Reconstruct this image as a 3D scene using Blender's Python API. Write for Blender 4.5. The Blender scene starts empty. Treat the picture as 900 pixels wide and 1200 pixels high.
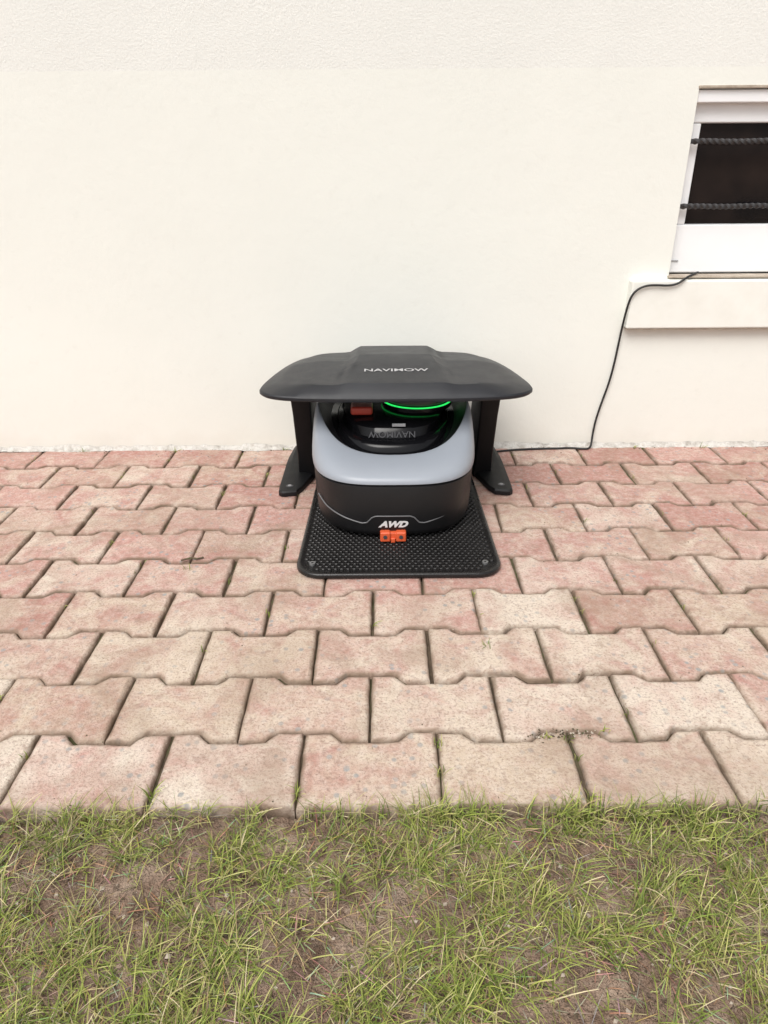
import bpy, bmesh, math, random
import numpy as np
from mathutils import Vector, Matrix, noise, Euler
R=math.radians
random.seed(7); rng=np.random.default_rng(7)
sc=bpy.context.scene
sc.view_settings.view_transform='Standard'; sc.view_settings.look='None'; sc.view_settings.exposure=0

# ---------------------------------------------------------------- helpers
def link(o,parent=None):
    sc.collection.objects.link(o)
    if parent: o.parent=parent
    return o
def empty(name,loc=(0,0,0)):
    e=bpy.data.objects.new(name,None); e.empty_display_size=.1; e.location=loc
    sc.collection.objects.link(e); return e
def mesh_obj(name,verts,faces,mats=(),mi=None,parent=None,smooth=False,sharp=None):
    me=bpy.data.meshes.new(name); me.from_pydata([tuple(v) for v in verts],[],[tuple(f) for f in faces])
    for m in mats: me.materials.append(m)
    if mi is not None: me.polygons.foreach_set('material_index',np.array(mi,dtype=np.int32))
    if smooth:
        me.polygons.foreach_set('use_smooth',np.ones(len(me.polygons),dtype=bool))
        if sharp: me.set_sharp_from_angle(angle=R(sharp))
    me.update()
    return link(bpy.data.objects.new(name,me),parent)
def fix_normals(o):
    bm=bmesh.new(); bm.from_mesh(o.data); bmesh.ops.recalc_face_normals(bm,faces=bm.faces); bm.to_mesh(o.data); bm.free()
def box(name,x0,x1,y0,y1,z0,z1,mat,parent=None,bev=0.0,seg=2):
    v=[(x,y,z) for x in(x0,x1) for y in(y0,y1) for z in(z0,z1)]
    f=[(0,1,3,2),(4,6,7,5),(0,4,5,1),(2,3,7,6),(0,2,6,4),(1,5,7,3)]
    o=mesh_obj(name,v,f,[mat],parent=parent); fix_normals(o)
    if bev>0:
        m=o.modifiers.new('b','BEVEL'); m.width=bev; m.segments=seg
        o.data.polygons.foreach_set('use_smooth',np.ones(6,dtype=bool))
        w=o.modifiers.new('w','WEIGHTED_NORMAL')
    return o
def tube(name,pts,r,mat,parent=None,nseg=8,smoothpath=True):
    cu=bpy.data.curves.new(name,'CURVE'); cu.dimensions='3D'; cu.bevel_depth=r; cu.bevel_resolution=3
    if smoothpath:
        s=cu.splines.new('NURBS'); s.points.add(len(pts)-1); s.order_u=3; s.use_endpoint_u=True; s.resolution_u=8
    else:
        s=cu.splines.new('POLY'); s.points.add(len(pts)-1)
    for p,q in zip(s.points,pts): p.co=(q[0],q[1],q[2],1)
    cu.materials.append(mat); cu.use_fill_caps=True
    return link(bpy.data.objects.new(name,cu),parent)
def cyl(name,c,r,h,mat,parent=None,n=48,axis='Z',bev=0):
    bm=bmesh.new(); bmesh.ops.create_cone(bm,cap_ends=True,segments=n,radius1=r,radius2=r,depth=h)
    me=bpy.data.meshes.new(name); 
    M=Matrix.Identity(4)
    if axis=='X': M=Matrix.Rotation(R(90),4,'Y')
    if axis=='Y': M=Matrix.Rotation(R(90),4,'X')
    bm.transform(Matrix.Translation(c)@M); bm.to_mesh(me); bm.free()
    me.materials.append(mat); me.polygons.foreach_set('use_smooth',np.ones(len(me.polygons),dtype=bool)); me.set_sharp_from_angle(angle=R(40))
    o=link(bpy.data.objects.new(name,me),parent)
    if bev:
        m=o.modifiers.new('b','BEVEL'); m.width=bev; m.segments=3
    return o
class NB:
    def __init__(s,name):
        s.m=bpy.data.materials.new(name); s.m.use_nodes=True; s.t=s.m.node_tree
        s.b=s.t.nodes['Principled BSDF']; s.out=s.t.nodes['Material Output']
        s.tc=s.t.nodes.new('ShaderNodeTexCoord')
    def n(s,t,**k):
        nd=s.t.nodes.new(t)
        for a,b in k.items(): setattr(nd,a,b)
        return nd
    def l(s,a,b): s.t.links.new(a,b)
    def noise(s,scale,detail=4,rough=.55,dist=0,vec=None):
        nd=s.n('ShaderNodeTexNoise'); nd.inputs['Scale'].default_value=scale; nd.inputs['Detail'].default_value=min(detail,3)
        nd.inputs['Roughness'].default_value=rough; nd.inputs['Distortion'].default_value=dist
        s.l(vec or s.tc.outputs['Object'],nd.inputs['Vector']); return nd.outputs['Fac']
    def vor(s,scale,feature='F1',out='Distance'):
        nd=s.n('ShaderNodeTexVoronoi'); nd.feature=feature; nd.inputs['Scale'].default_value=scale
        s.l(s.tc.outputs['Object'],nd.inputs['Vector']); return nd.outputs[out]
    def ramp(s,fac,stops):
        nd=s.n('ShaderNodeValToRGB'); e=nd.color_ramp.elements
        while len(e)<len(stops): e.new(.5)
        for i,(p,c) in enumerate(stops):
            e[i].position=p; e[i].color=(c,c,c,1) if isinstance(c,(int,float)) else (*c,1)
        s.l(fac,nd.inputs['Fac']); return nd.outputs['Color']
    def mix(s,fac,a,b,mode='MIX'):
        nd=s.n('ShaderNodeMix',data_type='RGBA',blend_type=mode)
        for sock,v in ((nd.inputs[0],fac),(nd.inputs[6],a),(nd.inputs[7],b)):
            if hasattr(v,'links'): s.l(v,sock)
            elif isinstance(v,(int,float)): sock.default_value=v
            else: sock.default_value=(*v,1)
        return nd.outputs[2]
    def math(s,op,a,b=0,c=0,clamp=False):
        nd=s.n('ShaderNodeMath',operation=op,use_clamp=clamp)
        for sock,v in zip(nd.inputs,(a,b,c)):
            if hasattr(v,'links'): s.l(v,sock)
            else: sock.default_value=v
        return nd.outputs[0]
    def bump(s,h,strength=.3,dist=.01,prev=None):
        nd=s.n('ShaderNodeBump'); nd.inputs['Strength'].default_value=strength; nd.inputs['Distance'].default_value=dist
        s.l(h,nd.inputs['Height'])
        if prev: s.l(prev,nd.inputs['Normal'])
        s.l(nd.outputs['Normal'],s.b.inputs['Normal']); return nd.outputs['Normal']
    def col(s,c):
        if hasattr(c,'links'): s.l(c,s.b.inputs['Base Color'])
        else: s.b.inputs['Base Color'].default_value=(*c,1)
    def rough(s,v):
        if hasattr(v,'links'): s.l(v,s.b.inputs['Roughness'])
        else: s.b.inputs['Roughness'].default_value=v
def plastic(name,c,rough,grain=0,gs=900,var=.25,spec=.5):
    k=NB(name); nz=k.noise(9,4)
    k.col(k.mix(k.ramp(nz,[(.3,0),(.7,1)]),tuple(x*(1-var) for x in c),tuple(x*(1+var) for x in c)))
    nr=k.noise(35,4); k.rough(k.math('MULTIPLY_ADD',nr,.16,rough-.08))
    k.b.inputs['Specular IOR Level'].default_value=spec
    if grain: k.bump(k.noise(gs,2),grain,.001)
    return k.m

# ---------------------------------------------------------------- materials
# pavers
k=NB('paver_concrete')
at=k.n('ShaderNodeAttribute',attribute_name='bcol'); sp=k.n('ShaderNodeSeparateColor'); k.l(at.outputs['Color'],sp.inputs[0])
r1,r2,r3=sp.outputs[0],sp.outputs[1],sp.outputs[2]
n1=k.noise(5,3); n2=k.noise(13,5,.65,.9)
f=k.math('ADD',k.math('MULTIPLY',r1,.56),k.math('ADD',k.math('MULTIPLY',n1,.55),k.math('MULTIPLY',n2,1.35)))
f=k.ramp(k.math('SUBTRACT',f,.75),[(.18,0),(.72,1)])
cream=k.mix(r2,(.56,.455,.355),(.66,.575,.485)); pink=k.mix(r2,(.385,.185,.155),(.50,.285,.245))
base=k.mix(f,cream,pink)
n3=k.noise(70,6,.7); base=k.mix(k.ramp(n3,[(.40,.0),(.72,.38)]),base,(.74,.66,.59))
n4=k.noise(230,3,.7); base=k.mix(k.ramp(n4,[(.50,0),(.68,.65)]),base,(.26,.17,.14))
v=k.vor(75,'F1','Color'); vd=k.vor(75); sc1=k.n('ShaderNodeSeparateColor'); k.l(v,sc1.inputs[0])
agg=k.math('MULTIPLY',k.ramp(sc1.outputs[0],[(.76,0),(.80,1)]),k.ramp(vd,[(.25,1),(.42,0)]))
agg=k.math('MULTIPLY',agg,k.ramp(n1,[(.42,0.2),(.6,.9)]))
base=k.mix(agg,base,(.31,.315,.31))
n5=k.noise(4.2,5,.65,1.2); base=k.mix(k.ramp(n5,[(.47,0),(.70,.55)]),base,(.32,.225,.165))
n6=k.noise(38,5,.75,.5); base=k.mix(k.ramp(n6,[(.55,0),(.70,.5)]),base,(.30,.20,.155))
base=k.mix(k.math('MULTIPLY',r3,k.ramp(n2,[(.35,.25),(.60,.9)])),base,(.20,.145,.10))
k.col(base); k.rough(.93); k.b.inputs['Specular IOR Level'].default_value=.2
b1=k.bump(k.noise(160,5,.75),.75,.004); M_paver=k.m
k=NB('joint_soil'); c=k.ramp(k.noise(40,5),[(.3,(.055,.038,.024)),(.55,(.13,.095,.062)),(.75,(.10,.105,.04))]); k.col(k.mix(k.ramp(k.noise(4,3),[(.52,0),(.62,.6)]),c,(.075,.10,.03))); k.rough(1); k.bump(k.noise(300,4,.7),.8,.004); M_joint=k.m
# soil
k=NB('soil_ground'); n=k.noise(14,6,.65); c=k.ramp(n,[(.28,(.13,.085,.058)),(.5,(.27,.185,.135)),(.72,(.42,.32,.245))])
c=k.mix(k.ramp(k.noise(120,4,.7),[(.5,0),(.72,.7)]),c,(.46,.365,.28)); c=k.mix(k.ramp(k.noise(60,4,.7),[(.53,0),(.68,.7)]),c,(.08,.055,.038))
k.col(c); k.rough(1); k.b.inputs['Specular IOR Level'].default_value=.15; b=k.bump(k.noise(90,6,.75),1,.016); k.bump(k.noise(400,3,.7),.6,.003,b); M_soil=k.m
# grass
k=NB('grass_blades'); at=k.n('ShaderNodeAttribute',attribute_name='gcol'); k.col(at.outputs['Color']); k.rough(.6); k.b.inputs['Specular IOR Level'].default_value=.3
M_grass=k.m
# wall
def plaster(name,rough_s,strength,dist,tint):
    k=NB(name); n=k.noise(1.3,5,.6,.5); c=k.mix(k.ramp(n,[(.35,0),(.7,1)]),tint,tuple(x*.97 for x in tint))
    sx=k.n('ShaderNodeSeparateXYZ'); k.l(k.tc.outputs['Object'],sx.inputs[0])
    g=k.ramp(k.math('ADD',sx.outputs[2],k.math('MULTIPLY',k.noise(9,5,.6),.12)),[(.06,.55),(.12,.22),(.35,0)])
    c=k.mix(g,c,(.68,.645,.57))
    c=k.mix(k.ramp(k.noise(28,5,.7),[(.6,0),(.8,.16)]),c,(.62,.60,.54))
    k.col(c); k.rough(.95); k.b.inputs['Specular IOR Level'].default_value=.2
    b=k.bump(k.noise(rough_s,5,.7),strength,dist); k.bump(k.noise(8,3),.15,.01,b); return k.m
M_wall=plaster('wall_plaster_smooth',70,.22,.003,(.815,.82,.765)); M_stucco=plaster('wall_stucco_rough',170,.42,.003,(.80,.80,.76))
M_white=plastic('white_paint',(.88,.89,.90),.45,0,var=.015)
k=NB('sill_plaster'); k.col(k.mix(k.ramp(k.noise(12,5,.6),[(.4,0),(.7,.5)]),(.83,.83,.775),(.74,.725,.66))); k.rough(.85); k.bump(k.noise(60,4),.2,.003); M_sill=k.m
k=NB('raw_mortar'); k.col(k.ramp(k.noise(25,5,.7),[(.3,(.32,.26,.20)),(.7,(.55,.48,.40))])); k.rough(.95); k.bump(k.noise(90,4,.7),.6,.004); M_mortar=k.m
k=NB('splashed_plaster'); k.col(k.ramp(k.noise(30,5,.7),[(.3,(.36,.33,.29)),(.55,(.62,.60,.56)),(.75,(.45,.40,.35))])); k.rough(.95); k.bump(k.noise(120,5,.7),.8,.006); M_splash=k.m
k=NB('window_glass_dark'); k.col(k.ramp(k.noise(5,4),[(.35,(.006,.006,.007)),(.7,(.026,.018,.016))])); k.rough(.08); k.b.inputs['Specular IOR Level'].default_value=.3; M_glass=k.m
M_iron=plastic('wrought_iron',(.03,.028,.029),.5,.3,500)
M_roof=plastic('roof_plastic',(.015,.016,.020),.42,.35,1400,.12,.40)
M_post=plastic('post_plastic',(.007,.007,.008),.5,.25,1200,.15,.3)
M_black=plastic('body_black',(.009,.009,.010),.42,.25,1300,.2,.4)
M_gloss=plastic('hood_gloss',(.005,.005,.006),.18,0,900,.2,.3)
M_silver=plastic('silver_shell',(.29,.315,.355),.36,.06,1500,.03)
M_plate=plastic('plate_rubber',(.010,.009,.009),.28,.3,700,.3,.45)
M_orange=plastic('orange_plastic',(.62,.10,.035),.42,0,900,.08)
M_red=plastic('stop_button_red',(.42,.05,.03),.4)
M_grey=plastic('grey_print',(.26,.26,.27),.5); M_lgrey=plastic('light_print',(.66,.66,.66),.5,var=.03)
M_rprint=plastic('roof_print',(.42,.42,.42),.5,var=.05)
M_dgrey=plastic('dim_print',(.05,.05,.055),.4); M_trim=plastic('trim_grey',(.12,.12,.125),.35)
M_screw=plastic('screw_metal',(.35,.35,.35),.35); M_screw.node_tree.nodes['Principled BSDF'].inputs['Metallic'].default_value=.7
M_cable=plastic('cable_rubber',(.015,.015,.015),.5)
k=NB('green_led'); k.col((.02,.5,.1)); k.b.inputs['Emission Color'].default_value=(.03,1,.16,1)
k.b.inputs['Emission Strength'].default_value=.95; M_led=k.m
M_turret=plastic('turret_smoke',(.05,.056,.056),.3)

# ---------------------------------------------------------------- layout constants
WY=2.005; FY=.675; W=.2; NR=10; D=(WY-FY)/NR; A=.0095
# ---------------------------------------------------------------- paving
def wave(i,x):
    if i<=0: return FY
    if i>=NR: return WY-.004
    o=-.123+(0 if i%2==0 else .1)
    t=((x-o)%W); t=min(t,W-t)
    e,s=.041,.018
    if t<e: a=-A
    elif t<e+s: a=-A+2*A*(t-e)/s
    else: a=A
    return FY+i*D+a
verts=[];faces=[];mi=[];cols=[];flat=[]
for i in range(NR):
    o=-.123+(0 if i%2==0 else .1)
    for j in range(-17,18):
        g=random.uniform(.0012,.0026)
        xl=o+j*W; xr=xl+W
        xs=[0,.020,.031,.041,.050,.059,.073,.087,.1,.113,.127,.141,.150,.159,.169,.180,.2]
        rx,ry=random.uniform(-.0017,.0017),random.uniform(-.0015,.0015); rot=random.uniform(-.011,.011)
        low=[[xl+a,wave(i,xl+a)] for a in xs]; up=[[xl+a,wave(i+1,xl+a)] for a in xs]
        out=low[:]
        y0,y1=low[-1][1],up[-1][1]
        out+= [[xr,y0+(y1-y0)*t] for t in (.16,.3,.42,.54,.68,.84)]
        out+= up[::-1]
        out+= [[xl,y1+(y0-y1)*t] for t in (.16,.3,.42,.54,.68,.84)]
        n=len(out); cx,cy=xl+.1,(y0+y1)/2
        P=[Vector((p[0],p[1])) for p in out]
        def inset(P,d):
            res=[]
            for q in range(n):
                a,b,c=P[q-1],P[q],P[(q+1)%n]
                n1=Vector((-(b-a).y,(b-a).x)).normalized(); n2=Vector((-(c-b).y,(c-b).x)).normalized()
                m=(n1+n2); m=m/max(m.length_squared/2,.35) 
                res.append(b+m*d)
            return res
        tilt=(random.uniform(-.008,.008),random.uniform(-.010,.010)); dz=random.uniform(-.0018,.0012)
        if i==0: tilt=(tilt[0]*2,tilt[1]); dz+=random.uniform(-.002,.001)
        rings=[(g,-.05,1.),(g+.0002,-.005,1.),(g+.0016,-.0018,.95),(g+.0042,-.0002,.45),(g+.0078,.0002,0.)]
        base=len(verts); c1,c2=random.random(),random.random()
        c1=min(1,max(0,c1*.70+ (i/NR)*.62 + random.uniform(-.1,.05)+ (-.14 if i<4 else -.02)))
        ch=[random.random()<.12 for _ in range(n)]
        chd=[random.uniform(.0012,.0035) for _ in range(n)]
        for ri,(ins,z,ed) in enumerate(rings):
            Q=inset(P,ins)
            for q,p in enumerate(Q):
                jx,jy=(noise.noise(Vector((p.x*60,p.y*60,3)))*.0014,noise.noise(Vector((p.x*60,p.y*60,9)))*.0014) if ri>=1 else (0,0)
                x=p.x+jx+rx; y=p.y+jy+ry
                dx,dy=x-cx,y-cy; x=cx+dx-rot*dy; y=cy+dy+rot*dx
                y=min(y,WY-.002)
                zz=z+dz+tilt[0]*dx+tilt[1]*dy
                e_=ed
                if ch[q] and ri==2: zz-=chd[q]
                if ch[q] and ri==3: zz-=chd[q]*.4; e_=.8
                verts.append((x,y,zz)); cols.append((c1,c2,e_,1))
        for ri in range(len(rings)-1):
            for q in range(n):
                a=base+ri*n+q; b=base+ri*n+(q+1)%n
                faces.append((a,b,b+n,a+n)); mi.append(0)
        flat.append(len(faces)); faces.append(tuple(base+4*n+q for q in range(n))); mi.append(0)
nx=340; ny=70; b0=len(verts)
for iy in range(ny+1):
    for ix in range(nx+1):
        x=-3.55+7.1*ix/nx; y=FY+.006+(WY-.008-FY)*iy/ny
        verts.append((x,y,-.0100+.0055*noise.noise(Vector((x*14,y*14,0))))); cols.append((.5,.5,.5,1))
for iy in range(ny):
    for ix in range(nx):
        a=b0+iy*(nx+1)+ix; faces.append((a,a+1,a+nx+2,a+nx+1)); mi.append(1)
pv=mesh_obj('paving_stones_path',verts,faces,[M_paver,M_joint],mi,smooth=True,sharp=50)
for q in flat: pv.data.polygons[q].use_smooth=False
ca=pv.data.color_attributes.new('bcol','FLOAT_COLOR','POINT'); ca.data.foreach_set('color',np.array(cols,dtype=np.float32).ravel())

# ---------------------------------------------------------------- ground sheet
def axis(core0,core1,step,far):
    a=list(np.arange(core0,core1+1e-6,step)); s=step; x=core1
    up=[]; 
    while x<far: s*=1.25; x+=s; up.append(x)
    s=step; x=core0; dn=[]
    while x>-far: s*=1.25; x-=s; dn.append(x)
    return dn[::-1]+a+up
gx=axis(-.9,.9,.006,120); gy=axis(.2,.7,.006,120)
def soilz(x,y):
    v=Vector((x,y,0))
    return -.012+.010*noise.noise(v*5)+.006*noise.noise(v*18)+.006*noise.noise(v*45)+.004*abs(noise.noise(v*90))
gv=[];gf=[]
for y in gy:
    for x in gx:
        z=soilz(x,y) if abs(x)<12 and abs(y)<12 else -.012
        if y>FY-.004 and abs(x)<3.6: z=-.055
        elif y>FY-.02: z=min(z,-.008)
        gv.append((x,y,z))
n=len(gx)
for j in range(len(gy)-1):
    for i in range(n-1):
        a=j*n+i; gf.append((a,a+1,a+n+1,a+n))
mesh_obj('ground',gv,gf,[M_soil],smooth=True)

# ---------------------------------------------------------------- grass
V=[];F=[];C=[]
greens=[(.20,.27,.045),(.27,.325,.06),(.36,.39,.09),(.14,.20,.035),(.43,.42,.14),(.30,.345,.08)]
straws=[(.50,.42,.22),(.40,.30,.16),(.62,.53,.33),(.46,.44,.18)]
def blade(x,y,z,az,lean,L,w,col,curl):
    b=len(V); dx,dy=math.cos(az),math.sin(az); px,py=-dy,dx
    cx,cy,cz=x,y,z; ang=lean; ns=4
    for s in range(ns+1):
        t=s/ns; ww=w*(1-t**2)*.5+ .00008
        V.append((cx-px*ww,cy-py*ww,cz)); V.append((cx+px*ww,cy+py*ww,cz+w*.25))
        m=.55+.6*t; c=(col[0]*m,col[1]*m,col[2]*m,1); C.append(c); C.append(c)  # root shading put into the blade colour, lighter toward the tip
        st=L/ns; cx+=dx*math.sin(ang)*st; cy+=dy*math.sin(ang)*st; cz+=math.cos(ang)*st
        cz=max(cz,z+.0015 if y<FY-.02 else .002+.0008*random.random()); ang=min(ang+curl,1.75)
    for s in range(ns):
        a=b+2*s; F.append((a,a+1,a+3,a+2))
def tuft(x,y,nb,scale=1):
    z=soilz(x,y)-.001; az0=random.uniform(0,6.283); bias=random.uniform(0,.9)
    fam=random.choice(greens)
    for _ in range(nb):
        az=az0+random.gauss(0,1.1) if random.random()<bias else random.uniform(0,6.283)
        L=random.choice([.014,.022,.034,.048])*random.uniform(.8,1.2)*scale; c=random.choice(straws) if random.random()<.22 else fam if random.random()<.6 else random.choice(greens)
        k_=random.uniform(.65,1.3); c=tuple(q*k_ for q in c)
        blade(x+random.gauss(0,.006),y+random.gauss(0,.006),z,az,random.uniform(.35,1.5),L,random.uniform(.0006,.0014),c,random.uniform(.05,.35))
def dens(x,y):
    v=Vector((x,y,4)); d=.33+.9*noise.noise(v*6.5)+.8*noise.noise(v*19)
    return d
cnt=0
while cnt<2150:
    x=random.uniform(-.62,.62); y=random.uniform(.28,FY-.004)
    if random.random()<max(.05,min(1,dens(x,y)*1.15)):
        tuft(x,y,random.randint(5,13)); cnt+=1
cnt=0
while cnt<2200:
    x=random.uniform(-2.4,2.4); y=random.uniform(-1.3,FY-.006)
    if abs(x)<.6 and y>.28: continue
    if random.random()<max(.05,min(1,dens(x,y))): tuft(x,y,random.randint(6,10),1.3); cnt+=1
for _ in range(210):
    x=random.uniform(-1.2,1.2); y=FY-random.uniform(.002,.012); L=random.uniform(.35,.9)
    if noise.noise(Vector((x*9,0,8)))>-.05: tuft(x,y,random.randint(2,6),L)
for _ in range(4500):
    x=random.uniform(-.7,.7); y=random.uniform(.28,FY-.01)
    blade(x,y,soilz(x,y)+.002,random.uniform(0,6.28),1.5,random.uniform(.008,.035),random.uniform(.0005,.0012),tuple(q*random.uniform(.5,1.1) for q in random.choice(straws)),.0)
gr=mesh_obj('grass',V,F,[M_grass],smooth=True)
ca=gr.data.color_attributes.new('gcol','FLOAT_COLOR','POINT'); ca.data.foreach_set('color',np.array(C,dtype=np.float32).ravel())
# weeds in joints
V=[];F=[];C=[]
def jw(x,y,nb,s):
    for _ in range(nb):
        blade(x+random.gauss(0,.003),y+random.gauss(0,.003),-.006,random.uniform(0,6.28),random.uniform(.1,1.2),random.uniform(.008,.022)*s,random.uniform(.001,.0018),random.choice(greens),.2)
spots=[(.077,.73,6,1.6),(.279,.69,8,1.2),(-.325,.70,10,1.3),(.08,.79,5,1),(-.023,1.09,5,1),(.18,1.02,6,1),(-.42,1.30,5,.9),(-.9,1.99,12,1.5),(-.62,1.98,9,1.2),(-.3,1.99,6,1),(.75,1.985,6,1),(.95,1.98,8,1.2),(.33,.812,6,.6),(.27,.80,9,.7),(.24,.803,9,.7),(-.12,.70,8,1.2)]
for s_ in spots: jw(*s_)
for _ in range(110):
    i=random.randint(0,9); o=-.123+(0 if i%2==0 else .1); x=o+W*random.randint(-6,6); jw(x+random.uniform(-.002,.002),FY+i*D+random.uniform(.02,.12),random.randint(1,4),.5)
wd=mesh_obj('joint_weeds',V,F,[M_grass],smooth=True)
ca=wd.data.color_attributes.new('gcol','FLOAT_COLOR','POINT'); ca.data.foreach_set('color',np.array(C,dtype=np.float32).ravel())
def bits(name,pts,mats):
    v=[];f=[];m=[]
    for (x,y,z,s) in pts:
        b=len(v); q=Euler((random.random()*6,random.random()*6,random.random()*6)).to_matrix()
        for p in [(1,0,0),(-1,0,0),(0,1,0),(0,-1,0),(0,0,1),(0,0,-1)]:
            w=q@Vector(p); w=Vector((w.x,w.y,w.z*.6))*s*random.uniform(.6,1.2); v.append((x+w.x,y+w.y,z+w.z))
        k_=random.randrange(len(mats))
        for t in [(0,2,4),(2,1,4),(1,3,4),(3,0,4),(2,0,5),(1,2,5),(3,1,5),(0,3,5)]: f.append(tuple(b+a for a in t)); m.append(k_)
    return mesh_obj(name,v,f,mats,m)
pts=[]
for _ in range(2200):
    x=random.uniform(-.7,.7); y=random.uniform(.3,FY-.01); pts.append((x,y,soilz(x,y)+.001,random.choice([.0012,.0018,.0026,.0036])*random.uniform(.6,1.2)))
bits('pebbles',pts,[M_mortar,M_joint,M_soil,M_soil,M_soil])
pts=[]
for _ in range(700):
    i=random.randint(0,10); x=random.uniform(-1.3,1.3); y=FY+i*D+random.gauss(0,.014) if random.random()<.7 else random.uniform(FY,WY)
    if y<FY+.005 or y>WY: continue
    pts.append((x,y,.0012,random.uniform(.0006,.0018)))
for _ in range(160): pts.append((random.uniform(-1.4,1.4),WY-abs(random.gauss(0,.02))-.006,.002,random.uniform(.001,.003)))
for _ in range(110): pts.append((random.gauss(.27,.03),random.gauss(.806,.006),.001,random.uniform(.001,.0026)))
bits('debris_crumbs',pts,[M_joint,M_joint,M_mortar])
tw=tube('twig',[(-.44,1.33,.004),(-.42,1.338,.007),(-.405,1.335,.004),(-.395,1.345,.003)],.0022,M_joint)

# ---------------------------------------------------------------- house
house=empty('house')
X0,X1=.776,1.46; Z0,Z1=.487,.93; ZS=.975; HT=3.4; HX=5.5
v=[];f=[];m=[]
def quad(a,b,c,d,mt=0):
    i=len(v); v.extend([a,b,c,d]); f.append((i,i+1,i+2,i+3)); m.append(mt)
def fr(x0,x1,z0,z1,y=WY,mt=0): quad((x0,y,z0),(x1,y,z0),(x1,y,z1),(x0,y,z1),mt)
fr(-HX,X0,-.08,ZS); fr(X1,HX,-.08,ZS); fr(X0,X1,-.08,Z0); fr(X0,X1,Z1,ZS)
YS=WY
fr(-HX,HX,ZS,HT,YS,1)
YR=WY+.14
quad((X0,WY,Z0),(X0,YR,Z0),(X0,YR,Z1),(X0,WY,Z1)); quad((X1,WY,Z0),(X1,WY,Z1),(X1,YR,Z1),(X1,YR,Z0))
quad((X0,WY,Z1),(X0,YR,Z1),(X1,YR,Z1),(X1,WY,Z1)); quad((X0,WY,Z0),(X1,WY,Z0),(X1,YR,Z0),(X0,YR,Z0))
quad((X0,YR,Z0),(X1,YR,Z0),(X1,YR,Z1),(X0,YR,Z1))
quad((-HX,YS,HT),(HX,YS,HT),(HX,7,HT),(-HX,7,HT),1); quad((-HX,WY,-.08),(-HX,WY,HT),(-HX,7,HT),(-HX,7,-.08),1)
quad((HX,WY,-.08),(HX,7,-.08),(HX,7,HT),(HX,WY,HT),1); quad((-HX,7,-.08),(-HX,7,HT),(HX,7,HT),(HX,7,-.08),1)
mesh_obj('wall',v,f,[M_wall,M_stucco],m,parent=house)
FYa,FYb=WY+.030,WY+.085
GX0,GX1,GZ0,GZ1=.809,X1-.037,.619,.857
box('window_frame_bottom',X0+.001,X1-.001,FYa,FYb,Z0+.009,GZ0,M_white,house,.004)
box('window_frame_top',X0+.001,X1-.001,FYa,FYb,GZ1,Z1-.001,M_white,house,.004)
box('window_frame_left',X0+.001,GX0,FYa+.002,FYb,GZ0+.0005,GZ1-.0005,M_white,house,.003)
box('window_frame_right',GX1,X1-.001,FYa+.002,FYb,GZ0+.0005,GZ1-.0005,M_white,house,.003)
box('window_glass',GX0,GX1,FYa+.022,FYa+.028,GZ0,GZ1,M_glass,house)
box('roller_rail',X0+.002,X1-.002,WY+.006,FYa-.001,Z1-.030,Z1-.002,M_white,house,.003)
box('frame_seam',X0+.004,X0+.03,FYa-.0035,FYa-.0005,.527,.5285,M_grey,house)
def twisted(zc,nm):
    vs=[];fs=[]; n=260; x0,x1=X0-.004,X1+.004; y=WY+.014
    for s in range(n+1):
        x=x0+(x1-x0)*s/n; a=s*.26+zc*9; z=zc+.0008*math.sin(s*.1)
        for c in range(8):
            an=a+math.pi/4*c; rr=.0072 if c%2==0 else .0052
            vs.append((x,y+rr*math.cos(an),z+rr*math.sin(an)))
    for s in range(n):
        for c in range(8):
            A_=s*8+c; B_=s*8+(c+1)%8; fs.append((A_,B_,B_+8,A_+8))
    mesh_obj(nm,vs,fs,[M_iron],parent=house,smooth=True,sharp=35)
twisted(.815,'window_bar'); twisted(.664,'window_bar')
box('lintel_edge',X0-.002,X1,WY-.0035,WY+.005,Z1+.0005,Z1+.0065,M_mortar,house,.001)
box('sill_shadow_strip',X0-.003,X1+.003,WY-.013,WY+.028,Z0+.0005,Z0+.0065,M_mortar,house,.002)  # projecting sill strip; its brown-grey also paints the dark shadow line at the gap
box('sill_slab',.671,1.56,WY-.030,WY+.01,.3565,.4845,M_sill,house,.005,3)
box('sill_slab_underside',.676,1.55,WY-.026,WY+.01,.353,.356,M_mortar,house,.001)
vs=[];fs=[];n=900
for s in range(n+1):
    x=-3.5+7*s/n; q=noise.noise(Vector((x*9,0,0))); q2=noise.noise(Vector((x*40,0,5)))
    d=.006+.014*max(0,q+.25)+.006*q2; h=.012+.014*max(0,q)+.007*q2
    vs+=[(x,WY-.001,h),(x,WY-.003,h*.8),(x,WY-d*.7,.005+.002*q2),(x,WY-max(d,.004)-.004,.0002)]
for s in range(n):
    for c in range(3):
        a=s*4+c; fs.append((a,a+1,a+5,a+4))
o=mesh_obj('wall_base_mortar',vs,fs,[M_splash],parent=house,smooth=True); fix_normals(o)

# ---------------------------------------------------------------- power cable
pts=[(.86,2.02,.499),(.828,1.985,.497),(.805,1.969,.488),(.788,1.968,.476),(.765,1.968,.472),(.735,1.968,.474),(.705,1.968,.473),(.682,1.968,.462),(.669,1.969,.443),(.665,1.975,.41),(.665,1.988,.37),(.664,1.997,.32),(.661,1.998,.272),(.656,1.998,.225),(.650,1.998,.19),(.643,1.998,.16),(.634,1.998,.12),(.627,1.998,.081),(.623,1.995,.04),(.620,1.985,.012),(.612,1.975,.005),(.595,1.972,.005),(.56,1.983,.005),(.52,1.978,.005),(.48,1.978,.005),(.43,1.974,.005),(.38,1.968,.005),(.33,1.955,.005),(.25,1.93,.005),(.2,1.90,.01)]
tube('power_cable',pts,.0030,M_cable)

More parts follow.
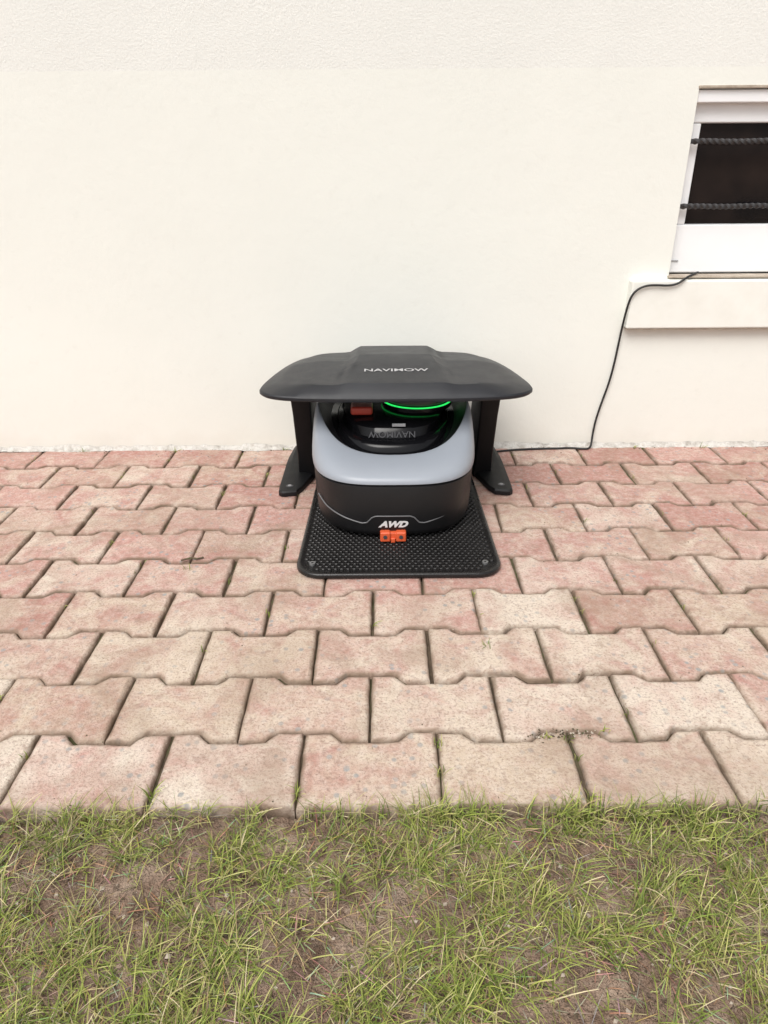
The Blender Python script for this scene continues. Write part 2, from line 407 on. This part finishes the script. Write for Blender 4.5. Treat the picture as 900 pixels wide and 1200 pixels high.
# ---------------------------------------------------------------- docking plate
CX=.0305
def rrect(x0,x1,y0,y1,r,n=10):
    P=[]
    for (cx,cy,a0) in ((x1-r,y0+r,-90),(x1-r,y1-r,0),(x0+r,y1-r,90),(x0+r,y0+r,180)):
        for q in range(n+1): a=R(a0+90*q/n); P.append((cx+r*math.cos(a),cy+r*math.sin(a)))
    return P
def loft(name,rings,mats,mi,parent,cap0=True,cap1=True,sharp=40):
    v=[];f=[];m=[]; n=len(rings[0])
    for r in rings: v+=r
    for i in range(len(rings)-1):
        for q in range(n):
            a=i*n+q; b=i*n+(q+1)%n; f.append((a,b,b+n,a+n)); m.append(mi[i])
    if cap0: f.append(tuple(range(n))[::-1]); m.append(mi[0])
    if cap1: f.append(tuple((len(rings)-1)*n+q for q in range(n))); m.append(mi[-1])
    o=mesh_obj(name,v,f,mats,m,parent,False); fix_normals(o)
    o.data.polygons.foreach_set('use_smooth',np.ones(len(o.data.polygons),dtype=bool)); o.data.set_sharp_from_angle(angle=R(sharp))
    return o
dock=empty('charging_dock')
px0,px1,py0,py1=CX-.218,CX+.218,1.254,1.93
def prr(d,z,zt=0):
    return [(CX+(x-CX)*(1-.06*(y-py0)/(py1-py0)),y,z) for x,y in rrect(px0+d,px1-d,py0+d,py1-d,.055-d*.6)]
loft('plate',[prr(.004,.001),prr(0,.003),prr(0,.009),prr(.0015,.0115),prr(.004,.0125),prr(.010,.0125),prr(.013,.0105),prr(.02,.0105)],[M_plate],[0]*7,dock,sharp=60)
v=[];f=[]
row=0; y=py0+.022
while y<py1-.02:
    x=px0+.02+(0.0065 if row%2 else 0)
    while x<px1-.018:
        ed=(x<px0+.045 or x>px1-.045) and y<py0+.052
        if not ed:
            b=len(v)
            for (rr,zz) in ((1,.0102),(.8,.0130),(.45,.0142)):
                for q in range(6):
                    a=math.pi/3*q; X=x+.0056*rr*math.cos(a); X=CX+(X-CX)*(1-.06*(y-py0)/(py1-py0)); v.append((X,y+.0046*rr*math.sin(a),zz))
            for l in range(2):
                for q in range(6): a=b+l*6+q; c=b+l*6+(q+1)%6; f.append((a,c,c+6,a+6))
            f.append(tuple(b+12+q for q in range(6)))
        x+=.013
    y+=.0105; row+=1
mesh_obj('grip_bumps',v,f,[M_plate],parent=dock)
for sx in(-1,1):
    cyl('plate_screw',(CX+sx*.183,py0+.045,.0125),.0065,.004,M_screw,dock,24)
    cyl('plate_screw_hole',(CX+sx*.183,py0+.045,.0142),.0028,.001,M_black,dock,6)
box('charging_tower',CX-.07,CX+.07,1.935,1.985,.002,.22,M_post,dock,.012,4)

# ---------------------------------------------------------------- garage shelter
gar=empty('mower_garage')
half=[(0,1.508),(.12,1.510),(.22,1.517),(.282,1.534),(.312,1.567),(.315,1.60),(.306,1.66),(.290,1.74),(.266,1.82),(.232,1.88),(.15,1.915)]
pl=half+[(0,1.92)]+[(-x,y) for x,y in half[:0:-1]]
for _ in range(3):
    q=[]
    for i in range(len(pl)):
        a,b=pl[i],pl[(i+1)%len(pl)]
        q+=[(a[0]*.75+b[0]*.25,a[1]*.75+b[1]*.25),(a[0]*.25+b[0]*.75,a[1]*.25+b[1]*.75)]
    pl=q
def sst(a,b,x):
    t=min(1,max(0,(x-a)/(b-a))); return t*t*(3-2*t)
def T(x,y):
    w=.092+.10*max(0,(1.72-y))
    c=1-sst(w-.006,w+.030,abs(x))
    base=.3315+.030*min(y-1.6,.13)-.10*max(0,y-1.73)
    return base+c*(.005+.011*sst(1.52,1.70,y))-.014*sst(.18,.30,abs(x))
rcx,rcy=0,1.715
def ring(s,mode,z=0):
    o=[]
    for (x,y) in pl:
        X=rcx+(x-rcx)*s; Y=rcy+(y-rcy)*s
        o.append((X+CX-.001,Y,z if mode=='z' else T(X,Y)+z))
    return o
S=[.82,.78,.72,.66,.60,.54,.48,.42,.36,.30,.24,.18,.12,.06]
rings=[ring(.90,'z',.304),ring(.965,'z',.2985),ring(.99,'z',.298),ring(1,'z',.301),ring(1,'z',.306),ring(.992,'z',.3092)]
def blend(s,t,dz=0):
    a=ring(s,'t',dz); return [(x,y,.3095*(1-t)+z*t) for x,y,z in a]
rings+=[blend(.95,.38),blend(.90,.74)]
rings+= [ring(.862,'t',-.0005)]+[ring(s,'t') for s in S]
loft('roof',rings,[M_roof],[0]*(len(rings)-1),gar,sharp=25)
def text_mesh(name,body,size,mat,parent,fn,sx=1,shear=0,off=.0,sp=1):
    cu=bpy.data.curves.new('t','FONT'); cu.body=body; cu.size=size; cu.align_x='CENTER'; cu.align_y='CENTER'; cu.shear=shear; cu.offset=off; cu.space_character=sp
    cu.resolution_u=3
    o=bpy.data.objects.new('t',cu); sc.collection.objects.link(o); bpy.context.view_layer.update()
    me=bpy.data.meshes.new_from_object(o.evaluated_get(bpy.context.evaluated_depsgraph_get())); bpy.data.objects.remove(o)
    bm=bmesh.new(); bm.from_mesh(me); bmesh.ops.triangulate(bm,faces=bm.faces)
    bmesh.ops.subdivide_edges(bm,edges=[e for e in bm.edges if e.calc_length()>size*.25],cuts=2,use_grid_fill=False)
    for vv in bm.verts: vv.co=Vector(fn(vv.co.x*sx,vv.co.y))
    bm.to_mesh(me); bm.free(); me.materials.clear(); me.materials.append(mat); me.name=name
    return link(bpy.data.objects.new(name,me),parent)
text_mesh('roof_lettering','NAVIMOW',.0225,M_rprint,gar,lambda x,y:(x+CX-.001,y+1.612,T(x,y+1.612)+.0010),sx=1.34,off=.0003)
for sx in(-1,1):
    def P(x,y,z): return (CX+sx*x,y,z)
    lv=[]
    for (z,xi,xo,ya,yb) in ((.004,.212,.262,1.775,1.955),(.03,.212,.260,1.765,1.95),(.08,.212,.258,1.745,1.93),(.20,.212,.258,1.705,1.87),(.27,.210,.260,1.68,1.83),(.306,.206,.262,1.665,1.80)):
        pp=rrect(xi,xo,ya,yb,.005,4)
        lv.append([P(x,y,z) for x,y in pp])
    loft('upright',lv,[M_post],[0]*5,gar,sharp=35)
    ft=[(.250,1.665),(.292,1.655),(.304,1.668),(.304,1.86),(.290,1.965),(.215,1.97),(.212,1.80)]
    q=ft
    for _ in range(1):
        r_=[]
        for i in range(len(q)):
            a,b=q[i],q[(i+1)%len(q)]; r_+=[(a[0]*.85+b[0]*.15,a[1]*.85+b[1]*.15),(a[0]*.15+b[0]*.85,a[1]*.15+b[1]*.85)]
        q=r_
    cxm=.26; cym=1.82
    def fr_(s,zf): return [P(cxm+(x-cxm)*s,cym+(y-cym)*(1-(1-s)*.4),zf(y)) for x,y in q]
    loft('foot',[fr_(1,lambda y:.002),fr_(1,lambda y:.012),fr_(.94,lambda y:.016+.06*max(0,y-1.75)),fr_(.6,lambda y:.018+.12*max(0,y-1.75))],[M_post],[0]*3,gar,sharp=30)
    for yy in (1.69,1.735):
        cyl('foot_bolt',P(.276,yy,.0165),.009,.004,M_dgrey,gar,20); cyl('foot_bolt_head',P(.276,yy,.0190),.005,.002,M_grey,gar,6)

# ---------------------------------------------------------------- mower
mw=empty('robotic_lawn_mower')
MX=.023
# (z at front, rise toward the flanks, half width, y front, y back, exponent, material)
RG=[(.013,0,.160,1.435,1.87,3,0),(.017,0,.172,1.418,1.885,3,0),(.024,0,.181,1.406,1.90,3,0),(.038,0,.186,1.399,1.905,3,0),(.085,0,.189,1.396,1.91,3,0),(.125,0,.190,1.397,1.91,3.1,0),(.142,0,.190,1.400,1.91,3.2,0),
(.1445,0,.187,1.404,1.908,3.2,0),(.148,0,.187,1.404,1.908,3.2,1),(.149,0,.1925,1.398,1.912,3.2,1),(.155,.004,.1937,1.399,1.912,3.2,1),(.162,.014,.1937,1.405,1.91,3.1,1),(.1685,.032,.1925,1.420,1.905,2.95,1),(.1745,.048,.191,1.441,1.898,2.75,1),(.1785,.062,.1885,1.461,1.89,2.55,1),(.1810,.071,.185,1.477,1.88,2.4,1),(.1822,.076,.182,1.486,1.875,2.3,1),(.1820,.076,.179,1.490,1.872,2.3,0),
(.176,.074,.176,1.493,1.87,2.3,0),(.172,.055,.150,1.504,1.865,2.4,2),(.174,.048,.136,1.509,1.862,2.5,2),(.189,.034,.133,1.512,1.860,2.5,2),(.196,.026,.131,1.517,1.858,2.5,2),(.200,.022,.126,1.530,1.856,2.5,2),(.2015,.022,.120,1.545,1.854,2.6,2),(.222,.014,.122,1.552,1.853,2.6,2),(.229,.012,.119,1.562,1.85,2.5,2),(.235,.009,.109,1.585,1.83,2.4,2),(.238,.004,.06,1.65,1.78,2.2,2)]
rings=[];mi=[]
for (z,kk,a,yf,yb,n_,mm) in RG:
    cy=(yf+yb)/2;b=(yb-yf)/2;r_=[]
    for q in range(128):
        t=2*math.pi*q/128; c,s=math.cos(t),math.sin(t)
        x=a*math.copysign(abs(c)**(2/n_),c); y=cy+b*math.copysign(abs(s)**(2/n_),s)
        r_.append((MX+x,y,z+kk*sst(-.03,.17,y-yf)-kk*sst(-.03,.17,0)))
    rings.append(r_); mi.append(mm)
loft('body',rings,[M_black,M_silver,M_gloss],mi[:-1],mw,sharp=38)
def front(x,z):
    for i in range(len(RG)-1):
        if RG[i][0]<=z<=RG[i+1][0]:
            t=(z-RG[i][0])/(RG[i+1][0]-RG[i][0]); g_=[RG[i][q]*(1-t)+RG[i+1][q]*t for q in range(6)]; break
    a,yf,yb,n_=g_[2],g_[3],g_[4],g_[5]; b=(yb-yf)/2
    return (yf+yb)/2-b*(max(0,1-abs(x/a)**n_))**(1/n_)
path=[(-.17,.090),(-.15,.076),(-.11,.064),(-.070,.055),(-.058,.057),(-.047,.070),(-.038,.074),(0,.074),(.038,.074),(.047,.070),(.058,.057),(.070,.055),(.11,.064),(.15,.076),(.17,.090)]
dense=[]
for a,b in zip(path[:-1],path[1:]):
    for t in (0,.34,.67): dense.append((a[0]+(b[0]-a[0])*t,a[1]+(b[1]-a[1])*t))
dense.append(path[-1])
tube('trim_line',[(MX-.003+x,front(x,z)-.0002,z) for x,z in dense],.0016,M_trim,mw)
text_mesh('front_lettering','AWD',.0205,M_lgrey,mw,lambda x,y:(MX-.003+x,front(x,.0535+y)-.0015,.0535+y),sx=1.2,shear=.35,off=.0012)
text_mesh('hood_lettering','NAVIMOW',.021,M_dgrey,mw,lambda x,y:(MX-.003-x,1.5455-(y)*.30-.0006,.2115-y*.9),sx=1.05,off=.0002)
for s in(-1,1):
    box('charge_lug',MX-.003+s*.0175-.0115,MX-.003+s*.0175+.0115,1.385,1.42,.015,.039,M_orange,mw,.0035,3)
    cyl('charge_pin',(MX-.003+s*.0175,1.3852,.028),.0045,.003,M_dgrey,mw,16,'Y')
box('charge_bridge',MX-.012,MX+.006,1.390,1.42,.019,.036,M_orange,mw,.002,2)
box('charge_latch',MX-.008,MX+.002,1.386,1.40,.0125,.024,M_orange,mw,.002,2)
box('display_panel',MX-.003,MX+.028,1.5495,1.556,.2275,.234,M_grey,mw,.001)
box('stop_button',MX-.100,MX-.048,1.60,1.65,.238,.258,M_red,mw,.006,3)
TX,TY,TR=.083,1.702,.088
cyl('sensor_turret_base',(TX,TY,.2415),TR-.002,.012,M_gloss,mw,64,bev=.002)
cyl('sensor_turret',(TX,TY,.262),TR-.006,.022,M_turret,mw,64,bev=.004)
vs=[];fs=[];n=96
for s in range(n):
    a=2*math.pi*s/n
    for c in range(8):
        b=2*math.pi*c/8; r_=TR-.003+.0026*math.cos(b); vs.append((TX+r_*math.cos(a),TY+r_*math.sin(a),.2492+.0016*math.sin(b)))
for s in range(n):
    for c in range(8):
        fs.append((s*8+c,((s+1)%n)*8+c,((s+1)%n)*8+(c+1)%8,s*8+(c+1)%8))
mesh_obj('led_ring',vs,fs,[M_led],parent=mw,smooth=True)
for sx in(-1,1):
    for yy in(1.54,1.79):
        cyl('wheel',(MX+sx*.135,yy,.072),.058,.042,M_black,mw,40,'X',.006)

# ---------------------------------------------------------------- light
w=bpy.data.worlds.new('World'); sc.world=w; w.use_nodes=True; nt=w.node_tree
bg=nt.nodes['Background']; sk=nt.nodes.new('ShaderNodeTexSky'); sk.sky_type='NISHITA'; sk.sun_disc=False
sd=Vector((-.30,-.62,.95)).normalized()
sk.sun_elevation=math.asin(sd.z); sk.sun_rotation=math.atan2(sd.x,sd.y); sk.air_density=1; sk.dust_density=4; sk.ozone_density=1
hs=nt.nodes.new('ShaderNodeHueSaturation'); hs.inputs['Saturation'].default_value=.18
nt.links.new(sk.outputs[0],hs.inputs['Color']); nt.links.new(hs.outputs[0],bg.inputs['Color']); bg.inputs['Strength'].default_value=.15
L=bpy.data.lights.new('sun','SUN'); L.energy=2.1; L.angle=R(38); L.color=(1,.97,.925); so=bpy.data.objects.new('sun',L); sc.collection.objects.link(so)
so.rotation_euler=(-sd).to_track_quat('-Z','Y').to_euler(); so.location=(-2,-3,5)

# ---------------------------------------------------------------- camera
cam=bpy.data.cameras.new('camera'); co=bpy.data.objects.new('camera',cam); sc.collection.objects.link(co); sc.camera=co
cam.sensor_fit='VERTICAL'; cam.sensor_height=36; cam.lens=24.93; cam.clip_start=.02; cam.clip_end=500
co.matrix_world=Matrix.Translation((0,0,.775))@Matrix.Rotation(R(90-26.3),4,'X')@Matrix.Rotation(R(-.4),4,'Z')
